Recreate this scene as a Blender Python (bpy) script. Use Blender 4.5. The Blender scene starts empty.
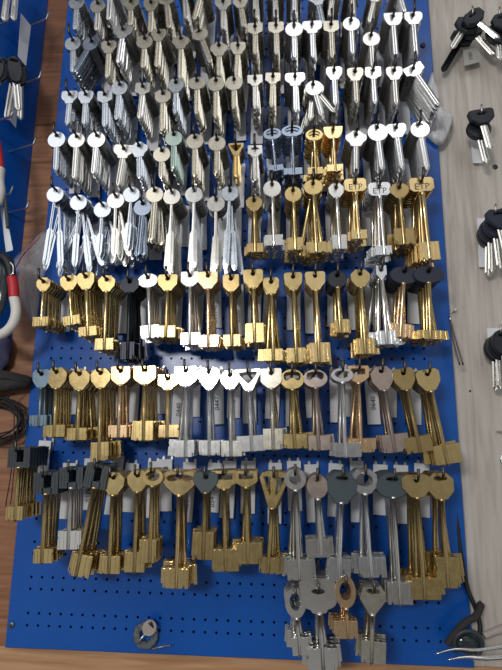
import bpy, bmesh, math, random
from mathutils import Vector, Matrix
random.seed(11)
C = bpy.context.scene.collection
PI = math.pi
MM = 0.001
# ------------------------------------------------------------------ camera
W_PX, H_PX, F_PX = 502, 670, 484.0
cam_d = bpy.data.cameras.new('camera'); cam = bpy.data.objects.new('camera', cam_d); C.objects.link(cam)
cam_d.sensor_fit = 'VERTICAL'; cam_d.sensor_height = 36.0; cam_d.lens = 36.0*F_PX/H_PX
cam_d.clip_start = 0.01; cam_d.clip_end = 50
CAM = Vector((0.0, -0.55, 1.40))
ROT = (Matrix.Rotation(math.radians(3.95), 3, 'Z') @ Matrix.Rotation(math.radians(90+10.96), 3, 'X')
       @ Matrix.Rotation(math.radians(0.65), 3, 'Z'))
cam.matrix_world = Matrix.Translation(CAM) @ ROT.to_4x4()
bpy.context.scene.camera = cam

def ray(px, py):
    return (ROT @ Vector(((px-W_PX/2)/F_PX, -(py-H_PX/2)/F_PX, -1.0))).normalized()
def at(px, py, y=0.0):                                    # point on the plane Y = y (metres; negative = nearer the viewer)
    d = ray(px, py); return CAM + d*((y-CAM.y)/d.y)
def on_plane(px, py, p0, n):
    d = ray(px, py); return CAM + d*((p0-CAM).dot(n)/d.dot(n))

# ------------------------------------------------------------------ materials
def new_mat(name):
    m = bpy.data.materials.new(name); m.use_nodes = True
    nt = m.node_tree; return m, nt, nt.nodes['Principled BSDF']
def ramp(nt, src, stops):
    r = nt.nodes.new('ShaderNodeValToRGB'); e = r.color_ramp.elements
    e[0].position, e[0].color = stops[0][0], (*stops[0][1], 1); e[1].position, e[1].color = stops[-1][0], (*stops[-1][1], 1)
    for p, c in stops[1:-1]:
        k = e.new(p); k.color = (*c, 1)
    nt.links.new(src, r.inputs['Fac']); return r.outputs['Color']
def metal(name, col, rough=0.3, worn=0.25, metallic=1.0, bump=0.0, scale=160):
    m, nt, b = new_mat(name); L = nt.links
    tc = nt.nodes.new('ShaderNodeTexCoord')
    oi = nt.nodes.new('ShaderNodeObjectInfo')
    add = nt.nodes.new('ShaderNodeVectorMath'); add.operation = 'ADD'
    L.new(tc.outputs['Object'], add.inputs[0]); L.new(oi.outputs['Random'], add.inputs[1])
    n = nt.nodes.new('ShaderNodeTexNoise'); n.inputs['Scale'].default_value = scale; n.inputs['Detail'].default_value = 4
    L.new(add.outputs[0], n.inputs['Vector'])
    worn *= .35
    d = tuple(c*(1-worn) for c in col)
    L.new(ramp(nt, n.outputs['Fac'], [(0.3, d), (0.65, col)]), b.inputs['Base Color'])
    mr = nt.nodes.new('ShaderNodeMapRange'); mr.inputs[3].default_value = rough*0.8; mr.inputs[4].default_value = rough*1.15
    L.new(n.outputs['Fac'], mr.inputs[0]); L.new(mr.outputs[0], b.inputs['Roughness'])
    b.inputs['Metallic'].default_value = metallic
    bp = nt.nodes.new('ShaderNodeBump'); bp.inputs['Strength'].default_value = bump; bp.inputs['Distance'].default_value = 0.0004
    L.new(n.outputs['Fac'], bp.inputs['Height']); L.new(bp.outputs[0], b.inputs['Normal'])
    return m
def plastic(name, col, rough=0.4, scale=300, bump=0.1, vary=0.2):
    m = metal(name, col, rough, vary, 0.0, bump, scale); return m
M = {
 'nickel': metal('nickel_metal', (0.78, 0.77, 0.73), 0.25, 0.15),
 'silver': metal('bright_nickel_metal', (0.90, 0.91, 0.92), 0.22, 0.12),
 'beige':  metal('nickel_silver_metal', (0.72, 0.68, 0.58), 0.28, 0.15),
 'steel':  metal('steel_metal', (0.62, 0.67, 0.74), 0.28, 0.2),
 'green':  metal('greenish_metal', (0.50, 0.62, 0.56), 0.32, 0.2),
 'blueish':metal('blueish_coated_metal', (0.32, 0.38, 0.48), 0.28, 0.2),
 'zinc':   metal('blue_grey_zinc_metal', (0.20, 0.27, 0.33), 0.38, 0.2),
 'edge':   metal('raw_milled_brass_edge', (0.17, 0.14, 0.10), 0.42, 0.6),
 'dark':   metal('blackened_metal', (0.03, 0.033, 0.04), 0.35, 0.3),
 'brass':  metal('brass_metal', (0.68, 0.52, 0.24), 0.27, 0.3),
 'gold':   metal('polished_gold_metal', (0.92, 0.70, 0.35), 0.22, 0.15),
 'old':    metal('old_brass_metal', (0.50, 0.37, 0.17), 0.32, 0.3),
 'copper': metal('pinkish_gold_metal', (0.85, 0.60, 0.36), 0.28, 0.2),
 'brown':  metal('brown_nickel_metal', (0.50, 0.41, 0.36), 0.34, 0.25),
 'wire':   metal('zinc_wire_metal', (0.12, 0.11, 0.10), 0.4, 0.3),
 'bright_wire': metal('light_wire_metal', (0.62, 0.60, 0.56), 0.35, 0.2),
 'galv':   metal('galvanised_metal', (0.26, 0.30, 0.33), 0.45, 1.6, 0.8, 0.6, 260),
 'black':  plastic('black_plastic', (0.016, 0.019, 0.028), 0.42),
 'graphite': plastic('graphite_plastic', (0.040, 0.052, 0.062), 0.45),
 'petrol': plastic('petrol_grey_plastic', (0.06, 0.08, 0.092), 0.4),
 'navyplastic': plastic('navy_black_plastic', (0.022, 0.028, 0.05), 0.45),
 'ink':    plastic('ink', (0.06, 0.06, 0.10), 0.8),
 'paper':  plastic('white_paper', (0.80, 0.82, 0.86), 0.8, 90, 0.05, 0.06),
 'greypaper': plastic('grey_paper', (0.42, 0.42, 0.39), 0.8, 90, 0.05, 0.1),
 'pink':   plastic('beige_plastic', (0.42, 0.36, 0.33), 0.5),
 'red':    plastic('red_plastic', (0.55, 0.02, 0.03), 0.45),
 'white':  plastic('cream_leather', (0.72, 0.70, 0.66), 0.55, 60, 0.3, 0.12),
 'cable':  plastic('black_rubber', (0.012, 0.012, 0.014), 0.5),
 'cloth':  plastic('dark_woven_cloth', (0.035, 0.032, 0.034), 0.85, 500, 0.6, 0.5),
 'purple': plastic('purple_cloth', (0.06, 0.06, 0.13), 0.85, 60, 0.3, 0.5),
 'hole_shade': plastic('hole_shade_black', (0.006, 0.01, 0.03), 0.9),
 'glass':  plastic('dark_glass', (0.03, 0.045, 0.05), 0.12, 60, 0.1, 0.6),
 'screw':  metal('dark_screw_metal', (0.10, 0.09, 0.08), 0.4),
}
def paint_mat():
    m, nt, b = new_mat('blue_enamel_paint'); L = nt.links
    tc = nt.nodes.new('ShaderNodeTexCoord')
    n = nt.nodes.new('ShaderNodeTexNoise'); n.inputs['Scale'].default_value = 9; n.inputs['Detail'].default_value = 6
    L.new(tc.outputs['Object'], n.inputs['Vector'])
    L.new(ramp(nt, n.outputs['Fac'], [(0.3, (0.001, 0.075, 0.38)), (0.7, (0.002, 0.10, 0.46))]), b.inputs['Base Color'])
    n2 = nt.nodes.new('ShaderNodeTexNoise'); n2.inputs['Scale'].default_value = 60; n2.inputs['Detail'].default_value = 8
    L.new(tc.outputs['Object'], n2.inputs['Vector'])
    mr = nt.nodes.new('ShaderNodeMapRange'); mr.inputs[3].default_value = .22; mr.inputs[4].default_value = .36
    L.new(n2.outputs['Fac'], mr.inputs[0]); L.new(mr.outputs[0], b.inputs['Roughness'])
    b.inputs['Specular IOR Level'].default_value = .5
    return m
M['blue'] = paint_mat()
def wood_mat(name, c1, c2, c3, rough, sc=(3, 3, 45), horiz=True):
    m, nt, b = new_mat(name); L = nt.links
    tc = nt.nodes.new('ShaderNodeTexCoord'); mp = nt.nodes.new('ShaderNodeMapping')
    mp.inputs['Scale'].default_value = sc
    L.new(tc.outputs['Object'], mp.inputs['Vector'])
    n = nt.nodes.new('ShaderNodeTexNoise'); n.inputs['Scale'].default_value = 4; n.inputs['Detail'].default_value = 9; n.inputs['Distortion'].default_value = .6
    L.new(mp.outputs[0], n.inputs['Vector'])
    L.new(ramp(nt, n.outputs['Fac'], [(0.32, c1), (0.5, c2), (0.7, c3)]), b.inputs['Base Color'])
    b.inputs['Roughness'].default_value = rough
    return m
M['brownwood'] = wood_mat('brown_wood_laminate', (0.15, 0.058, 0.028), (0.21, 0.088, 0.044), (0.27, 0.125, 0.066), .5)
M['brownwood_lit'] = wood_mat('brown_wood_laminate_lit', (0.23, 0.095, 0.045), (0.31, 0.14, 0.07), (0.38, 0.19, 0.10), .5)  # same wood as above, stronger light further down painted into its colour
M['brownwood_brightest'] = wood_mat('brown_wood_laminate_brightest_lit', (0.42, 0.21, 0.10), (0.52, 0.29, 0.15), (0.62, 0.37, 0.21), .5)  # same brown wood again, brightest light at the bottom put into the colour
M['lightwood'] = wood_mat('pale_wood_laminate', (0.46, 0.41, 0.37), (0.56, 0.51, 0.46), (0.64, 0.60, 0.55), .45, (40, 40, 3))
def bag_mat(name, col, alpha=0.45):
    m, nt, b = new_mat(name)
    b.inputs['Base Color'].default_value = (*col, 1); b.inputs['Roughness'].default_value = .3
    b.inputs['Alpha'].default_value = alpha
    return m
M['bag'] = bag_mat('clear_plastic_film', (0.62, 0.68, 0.74), .30)
M['bag2'] = bag_mat('milky_plastic_film', (0.92, 0.93, 0.95), .75)

# ------------------------------------------------------------------ mesh helpers
def tag(o, label=None, cat=None, group=None, kind=None):
    if label: o['label'] = label
    if cat: o['category'] = cat
    if group: o['group'] = group
    if kind: o['kind'] = kind
    return o
def link(name, me, mat=None, parent=None, loc=(0, 0, 0), rot=None):
    o = bpy.data.objects.new(name, me); C.objects.link(o)
    if mat is not None and me is not None and not me.materials: me.materials.append(mat)
    if parent: o.parent = parent
    o.location = loc
    if rot: o.rotation_euler = rot
    return o
def empty(name, loc, rot=(0, 0, 0)):
    o = bpy.data.objects.new(name, None); C.objects.link(o); o.location = loc; o.rotation_euler = rot
    o.empty_display_size = 0.01
    return o
def bm_mesh(bm, name, smooth=False):
    bmesh.ops.recalc_face_normals(bm, faces=bm.faces)
    me = bpy.data.meshes.new(name); bm.to_mesh(me); bm.free()
    if smooth:
        for p in me.polygons: p.use_smooth = True
    return me
def chaikin(pts, n=2):
    for _ in range(n):
        q = []
        for i in range(len(pts)):
            a, b = pts[i], pts[(i+1) % len(pts)]
            q.append((a[0]*.75+b[0]*.25, a[1]*.75+b[1]*.25)); q.append((a[0]*.25+b[0]*.75, a[1]*.25+b[1]*.75))
        pts = q
    return pts
def plate(loops, t, bevel=0.3, name='plate'):
    """Flat plate with holes: loops (mm) in X / Z, thickness t mm along Y, bevelled rims."""
    cu = bpy.data.curves.new('tmp', 'CURVE'); cu.dimensions = '2D'; cu.fill_mode = 'BOTH'
    cu.extrude = max(t/2-bevel, .05)*MM; cu.bevel_depth = bevel*MM; cu.bevel_resolution = 0
    cu.offset = 0.0
    for lp in loops:
        s = cu.splines.new('POLY'); s.points.add(len(lp)-1); s.use_cyclic_u = True
        for p, (x, z) in zip(s.points, lp): p.co = (x*MM, z*MM, 0, 1)
    ob = bpy.data.objects.new('tmp', cu); C.objects.link(ob)
    me = bpy.data.meshes.new_from_object(ob.evaluated_get(bpy.context.evaluated_depsgraph_get()))
    bpy.data.objects.remove(ob); bpy.data.curves.remove(cu)
    me.name = name
    for v in me.vertices: x, y, z = v.co; v.co = (x, -z, y)
    for p in me.polygons: p.use_smooth = False
    me.materials.clear()
    return me
def text_mesh(s, size, name='lettering', thick=0.15, vertical=False):
    cu = bpy.data.curves.new('tmp', 'FONT'); cu.body = s; cu.size = size*MM; cu.extrude = thick*MM
    cu.align_x = 'CENTER'; cu.align_y = 'CENTER'; cu.resolution_u = 2
    ob = bpy.data.objects.new('tmp', cu); C.objects.link(ob)
    me = bpy.data.meshes.new_from_object(ob.evaluated_get(bpy.context.evaluated_depsgraph_get()))
    bpy.data.objects.remove(ob); bpy.data.curves.remove(cu); me.name = name
    for v in me.vertices:
        x, y, z = v.co
        if vertical: x, y = -y, x
        v.co = (x, -z, y)
    me.materials.clear()
    return me
def tube(pts, r, seg=8, name='tube', cap=True, radii=None):
    """Round bar through points (metres)."""
    bm = bmesh.new(); rings = []
    pts = [Vector(p) for p in pts]; prev = None
    for i, p in enumerate(pts):
        d = (pts[min(i+1, len(pts)-1)]-pts[max(i-1, 0)]).normalized()
        if prev is None:
            u = d.orthogonal().normalized()
        else:
            u = (prev - d*prev.dot(d)).normalized()
        prev = u; v = d.cross(u); rr = radii[i] if radii else r
        rings.append([bm.verts.new(p + (u*math.cos(a)+v*math.sin(a))*rr) for a in [2*PI*k/seg for k in range(seg)]])
    for a, b in zip(rings, rings[1:]):
        for k in range(seg): bm.faces.new((a[k], a[(k+1) % seg], b[(k+1) % seg], b[k]))
    if cap: bm.faces.new(rings[0]); bm.faces.new(rings[-1])
    return bm_mesh(bm, name, True)
def smooth_path(pts, n=6):
    P = [Vector(p) for p in pts]; out = []
    for i in range(len(P)-1):
        p0, p1, p2, p3 = P[max(i-1, 0)], P[i], P[i+1], P[min(i+2, len(P)-1)]
        for k in range(n):
            t = k/n
            out.append(.5*((2*p1)+(p2-p0)*t+(2*p0-5*p1+4*p2-p3)*t*t+(3*p1-3*p2+p3-p0)*t**3))
    out.append(P[-1]); return out
def box_mesh(sx, sy, sz, bevel=0, name='box', off=(0, 0, 0)):
    bm = bmesh.new(); bmesh.ops.create_cube(bm, size=1)
    for v in bm.verts: v.co = Vector((v.co.x*sx+off[0], v.co.y*sy+off[1], v.co.z*sz+off[2]))
    if bevel: bmesh.ops.bevel(bm, geom=bm.edges[:], offset=bevel, segments=2, affect='EDGES')
    return bm_mesh(bm, name)

def rc(pts, n=1, cut=.055):
    out = []
    for i in range(len(pts)):
        p, a, b = Vector(pts[i]), Vector(pts[i-1]), Vector(pts[(i+1) % len(pts)])
        da, db = (a-p), (b-p)
        q = p+da.normalized()*min(cut, da.length*.4); r = p+db.normalized()*min(cut, db.length*.4)
        mid = (q+r)*.25+p*.5
        out += [tuple(q), tuple(mid), tuple(r)]
    return out
# ------------------------------------------------------------------ bow outlines (unit: x -.5...5, depth 0..1 from the top)
def circ(n=28, cx=0, cy=.5, rx=.5, ry=.5):
    return [(cx+rx*math.cos(2*PI*k/n), cy+ry*math.sin(2*PI*k/n)) for k in range(n)]
SH = {
 'round': circ(),
 'oval': [(x, y) for x, y in circ(28)],
 'square': rc([(-.46, 0), (.46, 0), (.5, .08), (.5, .72), (.40, .84), (.22, .9), (.2, 1), (-.2, 1), (-.22, .9), (-.40, .84), (-.5, .72), (-.5, .08)], 1),
 'hexa': rc([(-.28, 0), (.28, 0), (.5, .32), (.5, .62), (.2, 1), (-.2, 1), (-.5, .62), (-.5, .32)], 1),
 'octo': [(-.25, 0), (.25, 0), (.5, .22), (.5, .68), (.22, 1), (-.22, 1), (-.5, .68), (-.5, .22)],
 'trap': rc([(-.38, 0), (.38, 0), (.5, .14), (.48, .55), (.30, .85), (.26, 1), (-.26, 1), (-.30, .85), (-.48, .55), (-.5, .14)], 1),
 'flared': rc([(-.5, 0), (.5, 0), (.46, .5), (.34, .82), (.24, 1), (-.24, 1), (-.34, .82), (-.46, .5)], 1),
 'bell': rc([(-.16, 0), (.16, 0), (.26, .14), (.5, .30), (.5, .56), (.30, .80), (.24, 1), (-.24, 1), (-.30, .80), (-.5, .56), (-.5, .30), (-.26, .14)], 1),
 'tri': rc([(-.5, .0), (.5, .0), (.5, .2), (.15, 1), (-.15, 1), (-.5, .2)], 1),
 'wide': rc([(-.42, 0), (.42, 0), (.5, .12), (.5, .52), (.40, .68), (.26, .80), (.24, 1), (-.24, 1), (-.26, .80), (-.40, .68), (-.5, .52), (-.5, .12)], 1),
 'rect': rc([(-.5, 0), (.5, 0), (.5, .7), (.3, .8), (.2, 1), (-.2, 1), (-.3, .8), (-.5, .7)], 1),
 'shield': rc([(-.36, 0), (.36, 0), (.5, .16), (.47, .60), (.30, .86), (.20, 1), (-.20, 1), (-.30, .86), (-.47, .60), (-.5, .16)], 1),
 'hexshield': rc([(-.24, 0), (.24, 0), (.5, .28), (.46, .64), (.24, .92), (.20, 1), (-.20, 1), (-.24, .92), (-.46, .64), (-.5, .28)], 1),
 'heart': rc([(-.12, .06), (.12, .06), (.3, 0), (.5, .14), (.5, .46), (.36, .70), (.12, 1), (-.12, 1), (-.36, .70), (-.5, .46), (-.5, .14), (-.3, 0)], 1),
 'bellbow': rc([(-.42, 0), (.42, 0), (.5, .1), (.47, .62), (.28, .84), (.2, 1), (-.2, 1), (-.28, .84), (-.47, .62), (-.5, .1)], 1),
 'sq_plain': rc([(-.46, 0), (.46, 0), (.5, .06), (.5, .66), (.4, .78), (.14, 1), (-.14, 1), (-.4, .78), (-.5, .66), (-.5, .06)], 1),
 'etp': [(-.40, 0), (.40, 0), (.5, .14), (.5, .72), (.34, .9), (-.34, .9), (-.5, .72), (-.5, .14)],
 'pentagon': rc([(-.4, .1), (.3, 0), (.5, .3), (.45, .55), (.1, 1), (-.14, 1), (-.5, .5)], 1),
}
def bow_loops(shape, w, h, top, hole, ring=None):
    if ring == 'ring' and h > 24: return [[(x*w, top-y*h) for x, y in SH[shape]], [(x*w*.58, top-(.47+(y-.5)*.60)*h) for x, y in SH[shape]]]
    f = lambda pts, sx=1, sy=1, cy=.45: [(x*w*sx, top-((y-cy)*sy+cy)*h) for x, y in pts]
    loops = [f(SH[shape])]
    if ring == 'ring': loops.append(f(SH[shape], .56, .56, .47))
    elif ring == 'wide': loops.append(f(circ(20, 0, .43, .34, .29)))
    elif ring == 'tri': loops.append([(x*w, top-y*h) for x, y in chaikin([(-.36, .13), (.36, .13), (.34, .28), (.04, .66), (-.04, .66), (-.34, .28)], 1)])
    elif ring == 'lobed':
        loops.append([(x*w, top-y*h) for x, y in chaikin([(-.36, .2), (-.18, .12), (.18, .12), (.36, .2), (.36, .5), (.22, .6), (.09, .44), (-.09, .44), (-.22, .6), (-.36, .5)], 1)])
    elif ring == 'rect': loops.append([(x*w, top-y*h) for x, y in [(-.33, .16), (.33, .16), (.33, .52), (-.33, .52)]])
    elif ring == 'twohole':
        loops.append([(x*w, top-y*h) for x, y in chaikin([(-.40, .24), (-.2, .14), (.2, .14), (.40, .24), (.36, .44), (.2, .46), (.05, .38), (-.05, .38), (-.2, .46), (-.36, .44)], 1)])
    elif ring == 'trident':
        loops.append([(x*w, top-y*h) for x, y in [(-.40, .16), (-.13, .14), (-.07, .62), (-.13, .68)]])
        loops.append([(x*w, top-y*h) for x, y in [(.13, .14), (.40, .16), (.13, .68), (.07, .62)]])
        loops[0] = [(x*w, top-y*h) for x, y in [(-.22, 0), (.22, 0), (.44, .06), (.52, .2), (.2, .86), (.12, 1), (-.12, 1), (-.2, .86), (-.52, .2), (-.44, .06)]]
    elif hole == 'slot': loops.append([(-3.0, 1.7), (3.0, 1.7), (3.0, -1.7), (-3.0, -1.7)])
    elif hole == 'wideslot': loops.append([(x, y) for x, y in chaikin([(-6.2, 2.3), (6.2, 2.3), (6.2, -2.3), (-6.2, -2.3)], 1)])
    elif hole == 'half': loops.append([(4.5*math.cos(a), -1.6+3.3*math.sin(a)) for a in [PI*k/8 for k in range(9)]])
    else: loops.append([(2.5*math.cos(2*PI*k/12), 2.5*math.sin(2*PI*k/12)) for k in range(12)])
    return loops
TOP = {'wide': .42}
def blade_mesh(L, z0, w, name='blade', cross=False):
    """Key blade: long prism with milled grooves and a pointed tip."""
    bm = bmesh.new(); h = w/2; t = 1.05
    sec = [(-h, -.15), (-.34*w, -t), (-.24*w, -t), (-.10*w, -.15), (.04*w, -t), (.20*w, -t), (.32*w, -.45), (h, -.15),
           (h, .15), (.34*w, t), (.20*w, t), (.06*w, .15), (-.08*w, t), (-.30*w, t), (-h, .15)]
    if cross:
        sec = [(-h, -.5), (-.9, -.6), (-.8, -2.3), (.8, -2.3), (.9, -.6), (h, -.5), (h, .5), (.9, .6), (.8, 2.2), (-.8, 2.2), (-.9, .6), (-h, .5)]
    prof = [(z0, 1, 1), (-L+w*.55, 1, 1), (-L+w*.2, .62, .8), (-L, .22, .5)]
    if cross: prof = [(z0, .42, .8), (z0-(L+z0)*.42, .42, .8), (z0-(L+z0)*.46, 1, .8), (-L+6, 1, .8), (-L+2, .7, .6), (-L, .25, .4)]
    rings = [[bm.verts.new((x*sx*MM, y*sy*MM, z*MM)) for x, y in sec] for z, sx, sy in prof]
    n = len(sec)
    for a, b in zip(rings, rings[1:]):
        for k in range(n): bm.faces.new((a[k], a[(k+1) % n], b[(k+1) % n], b[k]))
    bm.faces.new(rings[0]); bm.faces.new(rings[-1])
    return bm_mesh(bm, name)
def shank_mesh(L, z0, r, name='shank'):
    prof = [(z0, r*.8), (z0-.6, r*1.25), (z0-2.2, r*1.25), (z0-2.8, r), (-L*.55, r), (-L+2.2, r), (-L+.8, r*.8), (-L, r*.3)]
    return tube([(0, 0, z*MM) for z, _ in prof], r*MM, 10, name, True, [q*MM for _, q in prof])
def bit_mesh(side, w, h, L, r, lift, style, name='bit'):
    x0 = r*.6; x1 = r+w-1.8; zb = -L+lift; zt = zb+h; s = side
    rnd = random.Random(style*7+int(w*3)+side)
    pts = [(x0, zt), (x1, zt)]
    k = style % 4
    if k == 1: pts += [(x1, zt-h*.3), (x1-1.2, zt-h*.3), (x1-1.2, zt-h*.45), (x1, zt-h*.45)]
    if k == 2: pts += [(x1, zb+h*.25), (x1-w*.3, zb+h*.25), (x1-w*.3, zb)]
    elif k == 3: pts += [(x1, zb), (x1-w*.3, zb), (x1-w*.3, zb+h*.14), (x1-w*.55, zb+h*.14), (x1-w*.55, zb)]
    else: pts += [(x1, zb)]
    pts += [(x0, zb)]
    me = plate([[(s*x, z) for x, z in pts]], 2.6, .2, name)
    # two milled steps standing on the face
    bm = bmesh.new(); bm.from_mesh(me)
    for fx, fw in ((.30, .16), (.68, .12)):
        cx = (r+w*fx)*s*MM
        m = Matrix.Translation((cx, -1.45*MM, (zb+h*.5)*MM)) @ Matrix.Diagonal((w*fw*MM, .8*MM, h*.92*MM, 1))
        bmesh.ops.create_cube(bm, size=1, matrix=m)
    bm.to_mesh(me); bm.free()
    return me
def edged(me, mat):
    """plated faces, raw milled edges"""
    me.materials.clear(); me.materials.append(mat); me.materials.append(M['edge'])
    for p in me.polygons: p.material_index = 1 if abs(p.normal.y) < .35 else 0
    return me
_cache = {}
def key_parts(kind, shape, w, h, L, mat, bitspec=None, hole='round', ring=None, bowmat=None, style=0, r=2.1, text=None, topo=None):
    """list of (part name, mesh, material)"""
    Lr = round(L, 0)
    k = (kind, shape, w, h, Lr, mat, bitspec, hole, ring, bowmat, style, r, text, topo)
    if k in _cache: return _cache[k]
    bowmat = bowmat or mat; L = Lr
    top = 4.6
    if ring in ('ring', 'wide', 'tri', 'lobed', 'rect', 'twohole'): top = h*.47*(1-.56)+2.2 if ring == 'ring' else h*.14+2.0
    if ring == 'trident': top = 5.5
    if hole == 'half': top = 4.0
    if topo: top = topo
    out = []
    if kind == 'cyl' or kind == 'cross':
        out.append(('bow', plate(bow_loops(shape, w, h, top, hole, ring), 1.8, .25, 'bow'), M[bowmat])); edged(out[-1][1], M[bowmat])
        bw = 6.8
        out.append(('blade', blade_mesh(L, top-h+1.2, bw, cross=(kind == 'cross')), M[mat]))
        if kind == 'cyl': edged(out[-1][1], M[mat])
    elif kind == 'groove':          # thick ribbed plastic head
        bm = bmesh.new()
        def cube(cx, cy, cz, sx, sy, sz):
            bmesh.ops.create_cube(bm, size=1, matrix=Matrix.Translation((cx*MM, cy*MM, cz*MM)) @ Matrix.Diagonal((sx*MM, sy*MM, sz*MM, 1)))
        cube(-w*.30, 0, top-h*.5, w*.40, 3.4, h); cube(w*.36, 0, top-h*.5, w*.28, 3.4, h)
        cube(.06*w, 0, top-h*.86, w*.4, 3.4, h*.28); cube(.06*w, 0, top-h*.06, w*.4, 3.4, h*.12)
        for q in range(3): cube(-w*.42+q*w*.12, -1.9, top-h*.5, w*.05, .6, h*.8)
        cube(w*.36, -1.9, top-h*.5, w*.05, .6, h*.8)
        out.append(('head', bm_mesh(bm, 'head'), M[bowmat]))
        out.append(('shank', shank_mesh(L, top-h+1.5, r), M[mat]))
    elif kind == 'plastic':
        lp = bow_loops(shape, w, h, 5.0, hole, ring)
        me = plate(lp, 4.2, .9, 'head')
        out.append(('head', me, M[bowmat]))
        out.append(('shank', shank_mesh(L, 5.0-h+1.5, r), M[mat]))
    else:
        out.append(('bow', plate(bow_loops(shape, w, h, top, hole, ring), 2.3, .3, 'bow'), M[bowmat]))
        out.append(('shank', shank_mesh(L, top-h+.6, r), M[mat]))
    if bitspec and kind not in ('cyl', 'cross'):
        wl, wr, bh = bitspec
        lift = 1.5
        if wl: out.append(('bit', bit_mesh(-1, wl, bh, L, r, lift, style), M[mat]))
        if wr: out.append(('bit', bit_mesh(1, wr, bh, L, r, lift, style+1), M[mat]))
    if text:
        me = text_mesh(text, w*(.40 if len(text) < 4 else .30), 'lettering', .12)
        zc = (top-h*.60) if kind != 'plastic' else 5-h*.62
        for v in me.vertices: v.co.z += zc*MM; v.co.y -= (1.2 if kind == 'lever' else .95 if kind == 'cyl' else 2.1)*MM
        out.append(('lettering', me, M['old'] if mat in ('brass',) and kind != 'plastic' else M['wire']))
    _cache[k] = out
    return out
# bulk collector for the keys far back in the stacks
class Bulk:
    def __init__(s): s.v, s.f, s.m, s.sm, s.mats = [], [], [], [], []
    def add(s, me, mat, mw):
        ms = list(me.materials) if len(me.materials) > 1 else [mat]
        for m_ in ms:
            if m_ not in s.mats: s.mats.append(m_)
        mi = [s.mats.index(m_) for m_ in ms]; b = len(s.v)
        s.v += [tuple(mw @ v.co) for v in me.vertices]
        for p in me.polygons: s.f.append([b+i for i in p.vertices]); s.m.append(mi[min(p.material_index, len(mi)-1)]); s.sm.append(p.use_smooth)
    def build(s, name):
        me = bpy.data.meshes.new(name); me.from_pydata(s.v, [], s.f)
        for m in s.mats: me.materials.append(m)
        me.polygons.foreach_set('material_index', s.m); me.polygons.foreach_set('use_smooth', s.sm); me.update()
        return link(name, me)
bulk = {'cylinder': Bulk(), 'lever': Bulk()}
ORD = ['', 'first', 'second', 'third', 'fourth', 'fifth', 'sixth', 'seventh', 'eighth', 'ninth', 'tenth', 'eleventh', 'twelfth', 'thirteenth',
       'fourteenth', 'fifteenth', 'sixteenth', 'seventeenth', 'eighteenth', 'nineteenth', 'twentieth', 'twenty-first', 'twenty-second', 'twenty-third', 'twenty-fourth']
MATWORD = {'nickel': 'silver', 'silver': 'bright silver', 'beige': 'pale beige', 'steel': 'bluish silver', 'green': 'greenish', 'blueish': 'blue-grey', 'zinc': 'blue-grey',
           'dark': 'blackened', 'brass': 'brass', 'gold': 'shiny gold', 'old': 'dull brass', 'copper': 'rose-gold', 'brown': 'brownish',
           'black': 'black-headed', 'graphite': 'black-headed', 'petrol': 'grey-headed', 'navyplastic': 'black-headed'}
SHWORD = {'round': 'round', 'oval': 'oval', 'square': 'square', 'hexa': 'hexagonal', 'octo': 'octagonal', 'trap': 'tapered', 'bell': 'three-lobed', 'tri': 'triangular', 'flared': 'flared',
          'wide': 'wide', 'rect': 'rectangular', 'shield': 'shield-shaped', 'hexshield': 'six-sided', 'heart': 'heart-shaped', 'bellbow': 'bell-shaped', 'sq_plain': 'squarish',
          'etp': 'six-sided', 'pentagon': 'five-sided'}
def make_key(name, parts, mw, label, cat, group, joined=False):
    root = empty(name, (0, 0, 0)); root.matrix_world = mw
    root.location = mw.translation; root.rotation_euler = mw.to_euler()
    tag(root, label, cat, group)
    for pn, me, mt in parts:
        o = bpy.data.objects.new(pn, me); C.objects.link(o); o.parent = root
        if not me.materials: me.materials.append(mt)
        if pn == 'head': o['label'] = 'dark plastic head of the key'
    return root
def copy_key(root, mw, label):
    r = root.copy(); C.objects.link(r); r.location = mw.translation; r.rotation_euler = mw.to_euler(); r['label'] = label
    for ch in root.children:
        if ch.name.startswith('lettering'): continue
        c = ch.copy(); C.objects.link(c); c.parent = r
    return r

# hook: straight zinc wire out of the board, tip bent upwards; small back plate with two prongs
def hook_mesh(L, up=10, r=1.4):
    pts = [(0, 6, 0), (0, 0, 0), (0, -L*.5, 0), (0, -L+3, 0), (0, -L+.9, .5), (0, -L, 2.4), (0, -L-1.5, up)]
    return tube([(x*MM, y*MM, z*MM) for x, y, z in pts], r*MM, 8, 'wire')
plate_me = plate([[(-4.5, 3), (-6, 3), (-6, 11), (-4.6, 12.5), (-3.4, 11), (-3.2, 7), (3.2, 7), (3.4, 11), (4.6, 12.5), (6, 11), (6, 3), (4.5, -5), (-4.5, -5)]], 1.0, .2, 'back_plate')
FD = 0.058     # distance of the front keys from the board
_hooks = {}
def make_hook(P, label, row):
    L = 70
    if L not in _hooks: _hooks[L] = hook_mesh(L)
    root = empty('wall_hook', (P.x, 0, P.z)); tag(root, label, 'hook', 'wire hooks on the blue board')
    link('wire', _hooks[L], M['wire'], root)
    link('back_plate', plate_me, M['bright_wire'], root, (0, -.0012, 0))
def paper_mesh(w, top, bot, bend):
    bm = bmesh.new(); rows = []
    n = 8
    for i in range(n+1):
        z = top+(bot-top)*i/n; y = bend*(i/n)**2
        rows.append([bm.verts.new((x*MM, (y)*MM, z*MM)) for x in (-w/2, w/2)])
    for a, b in zip(rows, rows[1:]): bm.faces.new((a[0], a[1], b[1], b[0]))
    r = bmesh.ops.extrude_face_region(bm, geom=bm.faces[:])
    for e in r['geom']:
        if isinstance(e, bmesh.types.BMVert): e.co.y += .35*MM
    return bm_mesh(bm, 'paper')
papers = [paper_mesh(w, 9, -b, bd) for w, b, bd in ((15, 50, -2), (15.5, 46, 1.5), (14.5, 53, -3.5), (15, 43, 2))]
_txt = {}
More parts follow.
